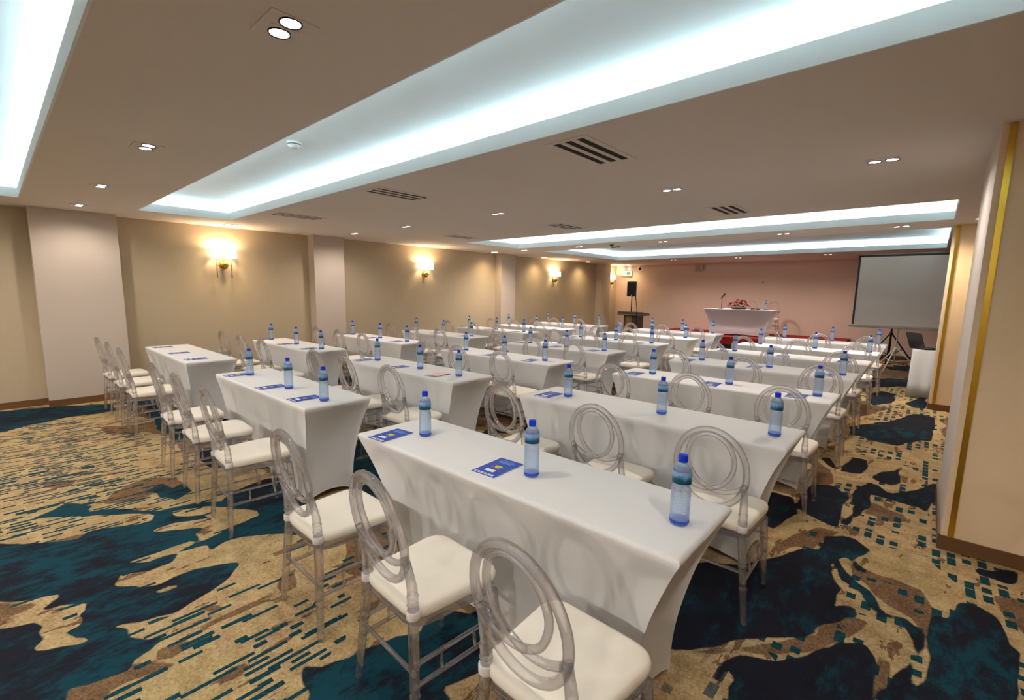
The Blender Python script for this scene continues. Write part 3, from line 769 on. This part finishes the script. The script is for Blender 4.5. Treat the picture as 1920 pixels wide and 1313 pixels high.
def booklet():
    t = empty('booklet', 'x', 'booklet', (0, 0, 0), 0, 'printed booklets on the cloth tables')
    w, h = .066, .108
    bm = bmesh.new(); box(bm, -w+.001, w-.001, -h+.001, h-.001, 0, .0032); obj('pages', bm, M['paperwhite'], t)
    bm = bmesh.new(); quad(bm, -w, w, -h, h, .0032); obj('cover', bm, M['bookblue'], t)
    bm = bmesh.new(); z = .0037
    quad(bm, -.056, .050, -.099, -.084, z); quad(bm, -.030, .022, -.062, -.036, z)
    obj('white_panel', bm, M['paperwhite'], t)
    bm = bmesh.new(); z = .0042
    for i in range(5): quad(bm, -.050+i*.020, -.038+i*.020, -.095, -.088, z, i % 3)
    obj('logo', bm, [M['printblue'], M['artpink'], M['artgreen']], t)
    bm = bmesh.new()
    r_ = random.Random(5)
    slabp(bm, [(.016*math.cos(a_)*(1+.35*math.sin(3*a_)), .002+.020*math.sin(a_)*(1+.25*math.cos(2*a_))) for a_ in [k*PI/10 for k in range(20)]], .0037, .0041, 0)
    for cxx, cyy, r, m_ in ((.024, .004, .008, 1), (.012, .022, .006, 1), (-.022, -.006, .007, 2), (.022, -.018, .006, 2), (-.018, .016, .006, 1)):
        slabp(bm, [(cxx+r*math.cos(k*PI/6), cyy+r*math.sin(k*PI/6)) for k in range(12)], .0036, .0040, m_)
    obj('picture', bm, [M['artyellow'], M['artgreen'], M['artpink']], t)
    bm = bmesh.new(); z = .0037
    for ln, y in enumerate((.070, .058)):
        xx = -.040
        for q in range(8-ln):
            wd = .006+.003*r_.random(); quad(bm, xx, xx+wd, y-.0035, y+.0035, z); xx += wd+.0025
    quad(bm, -.036, .030, .084, .087, z)
    obj('title', bm, M['lightblue'], t)
    return t
k0 = booklet(); first = True
bk = []
for col in near:
    for i, y0 in enumerate(near[col]):
        if i > 4: continue
        for k, x in enumerate(bott[col]):
            dx = .125
            if (col, i) == ('right', 0) and k == 2: continue
            if (col, i) == ('right', 1) and k > 0: continue
            bx, by, a_ = x-dx, y0+.125, rr.uniform(-.06, .06)
            if (col, i) == ('right', 0): bx, by, a_ = ((-2.135, y0+.10, .10), (-1.385, y0+.165, .06), None)[k]
            if (col, i) == ('right', 1): bx, by, a_ = -2.14, y0+.16, .0
            if (col, i) == ('middle', 0): bx, by, a_ = ((-4.66, y0+.12, 0), (-3.90, y0+.12, 0), (-3.32, y0+.13, 0))[k]
            if (col, i) == ('left', 0): bx, by, a_ = ((-7.51, y0+.15, 0), (-6.72, y0+.15, 0), (-6.02, y0+.15, 0))[k]
            bk.append((col, i, k, bx, by, a_))
for col, i, k, x, y, a_ in bk:
    o = k0 if first else copy_tree(k0); first = False
    o.location = (x, y, TH+.0006); o.rotation_euler = (0, 0, a_)
    o['label'] = 'blue printed booklet at the %s seat of the %s table, %s column' % (side[k], rowname[i].replace(' row', '-row'), col)
t = bbox_obj('paper_sheet', (-.07, .07, -.10, .10, 0, .003), M['paperpink'], None, 0); t.location = (-3.42, 2.85, TH+.0052); t.rotation_euler = (0, 0, .2)
tag(t, 'pinkish paper lying over the booklet nearest the right end, second-row middle table', 'paper')

# ------------------------------------------------------------------ stage and its furniture
SG = .44
bm = bmesh.new(); box(bm, -6.1, -1.5, 13.15, 15.23, 0, SG-.20); st = tag(obj('stage', bm, M['stageblack']), 'low stage with red carpet top and black skirt against the far wall', 'stage')
bm = bmesh.new(); box(bm, -6.11, -1.49, 13.13, 15.229, SG-.20, SG); bevel(bm, .008); obj('carpet', bm, M['stage'], st)
bm, cx, cy = cloth_mesh(-4.72, -2.98, 13.55, 14.08, SG+.72, .16, .14, 50, 0)
for v in bm.verts:
    v.co.z = SG+(v.co.z)*.72/(SG+.72)
    if v.co.z < SG+.25: pass
hd = obj('head_table', bm, M['cloth'], None, True, (cx, cy, 0)); hd.data.set_sharp_from_angle(angle=math.radians(50))
tag(hd, 'white stretch-cloth speakers table standing on the red stage', 'table')
HT = SG+.72
for i, x in enumerate((-3.75, -3.22)):
    o = copy_tree(ch0); o.location = (x, 14.36, SG+.002); o.rotation_euler = (0, 0, PI)
    o['label'] = ('clear oval-back chair behind the flowers on stage', 'clear oval-back chair behind the bottle at the stage table')[i]; o['group'] = 'chairs on the stage'
o = copy_tree(b0); o.location = (-3.21, 13.75, HT+.001); o['label'] = 'small water bottle on the speakers table on stage'; o['group'] = 'bottles on the stage'
t = empty('table_microphone', 'black microphone on a desk stand left of the stage flowers', 'microphone', (-4.30, 13.72, HT))
bm = bmesh.new(); lathe(bm, [(.07, 0), (.07, .012), (.02, .02)], 20); obj('base', bm, M['blackmetal'], t)
bm = bmesh.new(); sweep(bm, [(0, 0, .01), (0, 0, .31)], .008, 8); sweep(bm, [(-.03, 0, .27), (.02, 0, .36)], .012, 8); obj('pole', bm, M['blackmetal'], t)
bm = bmesh.new(); sweep(bm, [(-.01, 0, .30), (.045, 0, .37), (.055, 0, .385), (.075, 0, .41)], [.012, .016, .028, .020], 12); obj('head', bm, M['black'], t)
t = empty('flower_arrangement', 'low mound of red, pink and white flowers on the speakers table', 'flowers', (-3.86, 13.74, HT))
bm = bmesh.new(); rf = random.Random(11)
for k in range(90):
    a_ = rf.uniform(0, 2*PI); r = rf.uniform(.05, .25); x, y = r*math.cos(a_), .45*r*math.sin(a_); z = .02+.14*(1-(r/.28)**2)*rf.random()
    d = Vector((math.cos(a_), .5*math.sin(a_), rf.uniform(-.1, .5))).normalized()*.055; s = Vector((-d.y, d.x, 0)).normalized()*.014
    p = Vector((x, y, z)); vs = [bm.verts.new(q) for q in (p, p+d*.5+s, p+d, p+d*.5-s)]
    bm.faces.new(vs)
lathe(bm, [(.17, .0), (.2, .03), (.18, .05)], 16)
obj('foliage', bm, M['leaf'], t)
fb = {}
for nm in ('petalred', 'petalpink', 'petalwhite'):
    bm = bmesh.new()
    for k in range(3):
        r = .030-.008*k
        for q in range(6-k):
            a_ = 2*PI*q/(6-k)+k*.5
            v = [bm.verts.new(p) for p in ((0, 0, .0), (r*math.cos(a_-.5), r*math.sin(a_-.5), .012+.008*k), (r*1.15*math.cos(a_), r*1.15*math.sin(a_), .020+.010*k), (r*math.cos(a_+.5), r*math.sin(a_+.5), .012+.008*k))]
            bm.faces.new(v)
    fb[nm] = obj('blossom', bm, M[nm], t)
for k in range(62):
    nm = rf.choice(['petalred', 'petalred', 'petalpink', 'petalred', 'petalwhite'])
    o = fb[nm]
    if k >= 3 or True:
        o = fb[nm].copy(); C.objects.link(o); o.parent = t
    a_ = rf.uniform(0, 2*PI); r = .27*math.sqrt(rf.random())
    z = .05+.20*(1-(r/.28)**2)*rf.uniform(.75, 1.05); o.location = (r*math.cos(a_), .45*r*math.sin(a_), z)
    o.rotation_euler = (rf.uniform(-.5, .9), rf.uniform(-.6, .6), rf.uniform(0, 6)); s = rf.uniform(.8, 1.25); o.scale = (s, s, s)
for i_, nm in enumerate(fb): fb[nm].location = (-.05+.05*i_, 0, .20)
for i_, x in enumerate((-3.50, -3.38)):
    t = bbox_obj('phone', (-.05, .05, -.03, .03, 0, .03), M['black'], None, .008); t.location = (x, 13.70, HT+.001)
    tag(t, ('small black device right beside the stage flowers', 'small black device nearer the stage bottle')[i_], 'device', 'black devices on the speakers table')

# lectern with microphone stand and loudspeaker
t = empty('lectern', 'dark lectern with oak front panel before the far left corner', 'lectern', (-6.25, 12.4, 0))
bm = bmesh.new(); box(bm, -.27, .27, -.20, .20, 0, .05); bevel(bm, .005); obj('plinth', bm, M['lecdark'], t)
bm = bmesh.new(); box(bm, -.22, .22, -.15, .17, .05, .93); bevel(bm, .005); obj('body', bm, M['lecdark'], t)
bm = bmesh.new(); box(bm, -.16, .02, -.158, -.148, .09, .91); bevel(bm, .002); obj('front_panel', bm, M['lecwood'], t)
bm = bmesh.new(); vs = box(bm, -.37, .37, -.25, .25, .92, 1.0)
for v in vs:
    if v.co.z > .95: v.co.z = 1.0+(v.co.y+.25)*(-.10)+.03
bevel(bm, .006); obj('desk_top', bm, M['lecgrey'], t)
bm = bmesh.new(); box(bm, -.35, .35, -.262, -.25, .945, .955); obj('edge_strip', bm, M['greytrim'], t)
def mic_stand(loc, label):
    t = empty('microphone_stand', label, 'microphone', loc)
    bm = bmesh.new()
    sweep(bm, [(0, 0, .05), (0, 0, 1.12), (-.03, 0, 1.30), (-.055, 0, 1.42)], [.011, .010, .009, .009], 10); obj('pole', bm, M['blackmetal'], t)
    for k in range(3):
        bm = bmesh.new(); a_ = k*2*PI/3; sweep(bm, [(0, 0, .10), (.28*math.cos(a_), .28*math.sin(a_), .01)], .008, 8); obj('leg', bm, M['blackmetal'], t)
    bm = bmesh.new(); sweep(bm, [(-.045, 0, 1.38), (-.065, 0, 1.47), (-.07, 0, 1.49), (-.078, 0, 1.53)], [.012, .017, .028, .019], 12); obj('head', bm, M['black'], t)
mic_stand((-5.78, 11.65, 0), 'tall black microphone stand in front of the lectern')
def speaker_stand(loc, h, label):
    t = empty('speaker_stand', label, 'stand', loc)
    bm = bmesh.new(); sweep(bm, [(0, 0, .10), (0, 0, h*.55)], .020, 12); sweep(bm, [(0, 0, h*.5), (0, 0, h)], .015, 12); obj('pole', bm, M['blackmetal'], t)
    bm = bmesh.new(); sweep(bm, [(0, 0, .66), (0, 0, .72)], .034, 12); sweep(bm, [(0, 0, .16), (0, 0, .20)], .030, 12); obj('collar', bm, M['black'], t)
    for k in range(3):
        a_ = k*2*PI/3+.5; c, s = math.cos(a_), math.sin(a_)
        bm = bmesh.new(); sweep(bm, [(.02*c, .02*s, .69), (.50*c, .50*s, .015)], .014, 8); sweep(bm, [(.02*c, .02*s, .18), (.27*c, .27*s, .335)], .009, 8); obj('leg', bm, M['blackmetal'], t)
def speaker(loc, rz, label):
    t = empty('loudspeaker', label, 'speaker', loc, rz)
    bm = bmesh.new(); loft(bm, [([(-.15, -.14), (.15, -.14), (.11, .14), (-.11, .14)], 0), ([(-.15, -.14), (.15, -.14), (.11, .14), (-.11, .14)], .47)])
    bevel(bm, .02, 3); obj('cabinet', bm, M['black'], t)
    bm = bmesh.new(); box(bm, -.13, .13, -.146, -.139, .06, .44); bevel(bm, .002); obj('grille', bm, M['blackmetal'], t)
    bm = bmesh.new(); box(bm, -.012, .012, -.150, -.145, .022, .05); obj('badge', bm, M['white'], t)
speaker_stand((-7.12, 13.95, 0), 1.438, 'black tripod stand behind the lectern')
speaker((-7.12, 13.95, 1.44), .35, 'black loudspeaker above the lectern in the far left corner')
speaker_stand((-.64, 14.2, 0), 1.438, 'black tripod stand behind the projection screen')

# far wall fittings
t = empty('exit_sign', 'lit green exit sign with two emergency lamps in the far left corner', 'sign', (-8.0, 15.235, 2.22))
bm = bmesh.new(); box(bm, -.20, .20, -.06, 0, -.07, .10); bevel(bm, .006); obj('housing', bm, M['white'], t)
bm = bmesh.new(); box(bm, -.18, -.02, -.064, -.058, -.05, .08); obj('pale_panel', bm, M['exitwhite'], t)
bm = bmesh.new(); box(bm, -.01, .18, -.064, -.058, -.05, .08); obj('green_panel', bm, M['exitlit'], t)
bm = bmesh.new()
sweep(bm, [(.10, -.068, .055), (.10, -.067, .045)], .012, 8); box(bm, .09, .115, -.068, -.064, .0, .04); box(bm, .06, .09, -.068, -.064, .01, .02); box(bm, .115, .15, -.068, -.064, -.03, -.015); box(bm, .085, .10, -.068, -.064, -.035, .0)
box(bm, .03, .05, -.068, -.064, -.04, .06)
obj('running_figure', bm, M['leaf'], t)
for s in (-1, 1):
    bm = bmesh.new(); sweep(bm, [(s*.11, -.02, .17), (s*.11, -.10, .16)], [.045, .055], 16); obj('emergency_lamp', bm, M['exitwhite'], t)
t = empty('security_camera', 'small dark security camera high on the far wall beside the exit sign', 'camera', (-7.50, 15.23, 2.38))
bm = bmesh.new(); sweep(bm, [(0, .014, .07), (0, -.05, .07), (0, -.06, .02)], .012, 8); obj('bracket', bm, M['greytrim'], t)
bm = bmesh.new(); sweep(bm, [(0, -.05, .02), (.05, -.16, -.02)], .035, 14); obj('body', bm, M['blackmetal'], t)
t = empty('wall_speaker', 'small pale square speaker high on the far wall', 'speaker', (-5.52, 15.235, 2.36))
bm = bmesh.new(); box(bm, -.12, .12, -.07, 0, -.11, .10); bevel(bm, .008); obj('box', bm, M['colpaint'], t)
bm = bmesh.new(); box(bm, -.10, .10, -.074, -.069, -.09, .08); obj('grille', bm, M['greytrim'], t)
t = bbox_obj('wall_hook', (-.03, .03, -.03, 0, -.03, .03), M['greytrim'], None, .006); t.location = (-3.68, 15.235, 1.90); tag(t, 'tiny hook fixed on the far wall above the flowers', 'hook')
t = empty('power_socket', 'cream double power socket low on the left wall behind the first tables', 'socket', (XW, 2.5, .5))
bm = bmesh.new(); box(bm, 0, .012, -.075, .075, -.045, .045); bevel(bm, .003); obj('plate', bm, M['colpaint'], t)
bm = bmesh.new(); box(bm, .012, .0135, -.05, -.02, -.02, .02); box(bm, .012, .0135, .02, .05, -.02, .02); obj('outlet', bm, M['greytrim'], t)

# projection screen on its tripod
t = empty('projection_screen', 'white tripod projection screen with black border beside the far pier', 'screen', (-.47, 12.7, 0))
bm = bmesh.new(); box(bm, -.76, .80, -.004, 0, .93, 2.38); obj('fabric', bm, M['screen'], t)
bm = bmesh.new(); box(bm, -.79, -.752, -.006, -.001, .94, 2.41); box(bm, .79, .83, -.006, -.001, .94, 2.41); box(bm, -.79, .83, -.006, -.001, 2.372, 2.41); obj('black_border', bm, M['black'], t)
bm = bmesh.new(); box(bm, -.84, .88, -.03, .03, .885, .945); bevel(bm, .012, 3); obj('case', bm, M['greytrim'], t)
bm = bmesh.new(); sweep(bm, [(-.83, 0, 2.425), (.87, 0, 2.425)], .013, 10); obj('top_rail', bm, M['greytrim'], t)
bm = bmesh.new(); sweep(bm, [(0, .045, .18), (0, .045, 2.44)], .012, 10); sweep(bm, [(0, .045, .85), (0, .045, .90)], .026, 10); obj('pole', bm, M['whitemetal'], t)
bm = bmesh.new(); sweep(bm, [(0, .045, .44), (0, .045, .49)], .032, 12); obj('hub', bm, M['whitemetal'], t)
for k, a_ in enumerate((-1.9, .2, 2.3)):
    c, s = math.cos(a_), math.sin(a_)
    bm = bmesh.new(); sweep(bm, [(.02*c, .045+.02*s, .47), (.46*c, .045+.46*s, .015)], .013, 8); sweep(bm, [(0, .045, .20), (.25*c, .045+.25*s, .235)], .007, 8); obj('leg', bm, M['whitemetal'], t)

# side table with laptop
bm = bmesh.new()
x0, x1, y0, y1, h = -.155, .62, 9.62, 10.12, .74
n_ = 40
def skirt(z, fl):
    out = []
    per = [(x0, y0), (x1, y0), (x1, y1), (x0, y1)]
    for s in range(4):
        a, b = per[s], per[(s+1) % 4]
        for k in range(n_):
            u = k/n_; px, py = a[0]+(b[0]-a[0])*u, a[1]+(b[1]-a[1])*u
            w_ = .010*fl*math.sin(u*26+s); nx, ny = ((0, -1), (1, 0), (0, 1), (-1, 0))[s]
            out.append((px+nx*w_, py+ny*w_))
    return out
loft(bm, [(skirt(0, 0), h), (skirt(0, .1), h-.01), (skirt(0, .5), h*.6), (skirt(0, .8), h*.3), (skirt(0, 1), .008)])
ob = obj('side_table', bm, M['cloth'], None, False); tag(ob, 'small table under a straight white cloth beside the far pier', 'table')
t = empty('laptop', 'open black laptop on the small cloth table beside the pier', 'laptop', (.0, 9.86, h+.001), .55)
bm = bmesh.new(); box(bm, -.13, .13, -.18, .18, 0, .02); bevel(bm, .004); obj('keyboard_base', bm, M['black'], t)
bm = bmesh.new(); box(bm, -.10, .03, -.15, .15, .020, .022); obj('keys', bm, M['blackmetal'], t)
bm = bmesh.new(); box(bm, 0, .012, -.18, .18, 0, .25); bevel(bm, .003); o = obj('lid', bm, M['black'], t); o.location = (-.13, 0, .016); o.rotation_euler = (0, -.32, 0)
bm = bmesh.new(); box(bm, .0125, .0135, -.165, .165, .015, .235); d = obj('display', bm, M['blackmetal'], o)
t = bbox_obj('adapter', (-.03, .03, -.05, .05, 0, .03), M['white'], None, .006); t.location = (-.115, 10.07, h+.001); tag(t, 'small white adapter at the corner of the laptop table', 'adapter')

# ------------------------------------------------------------------ world and colour management
w = bpy.data.worlds.new('world'); bpy.context.scene.world = w; w.use_nodes = True
w.node_tree.nodes['Background'].inputs[0].default_value = (.02, .02, .02, 1)
sc = bpy.context.scene
sc.view_settings.view_transform = 'Standard'
try: sc.view_settings.look = 'None'
except Exception: pass
sc.view_settings.exposure = 0; sc.view_settings.gamma = 1; sc.view_settings.use_curve_mapping = False
cy_ = sc.cycles
cy_.max_bounces = 14; cy_.diffuse_bounces = 5; cy_.glossy_bounces = 4; cy_.transmission_bounces = 10; cy_.transparent_max_bounces = 28
cy_.caustics_reflective = False; cy_.caustics_refractive = False; cy_.sample_clamp_indirect = 6
cy_.use_denoising = True
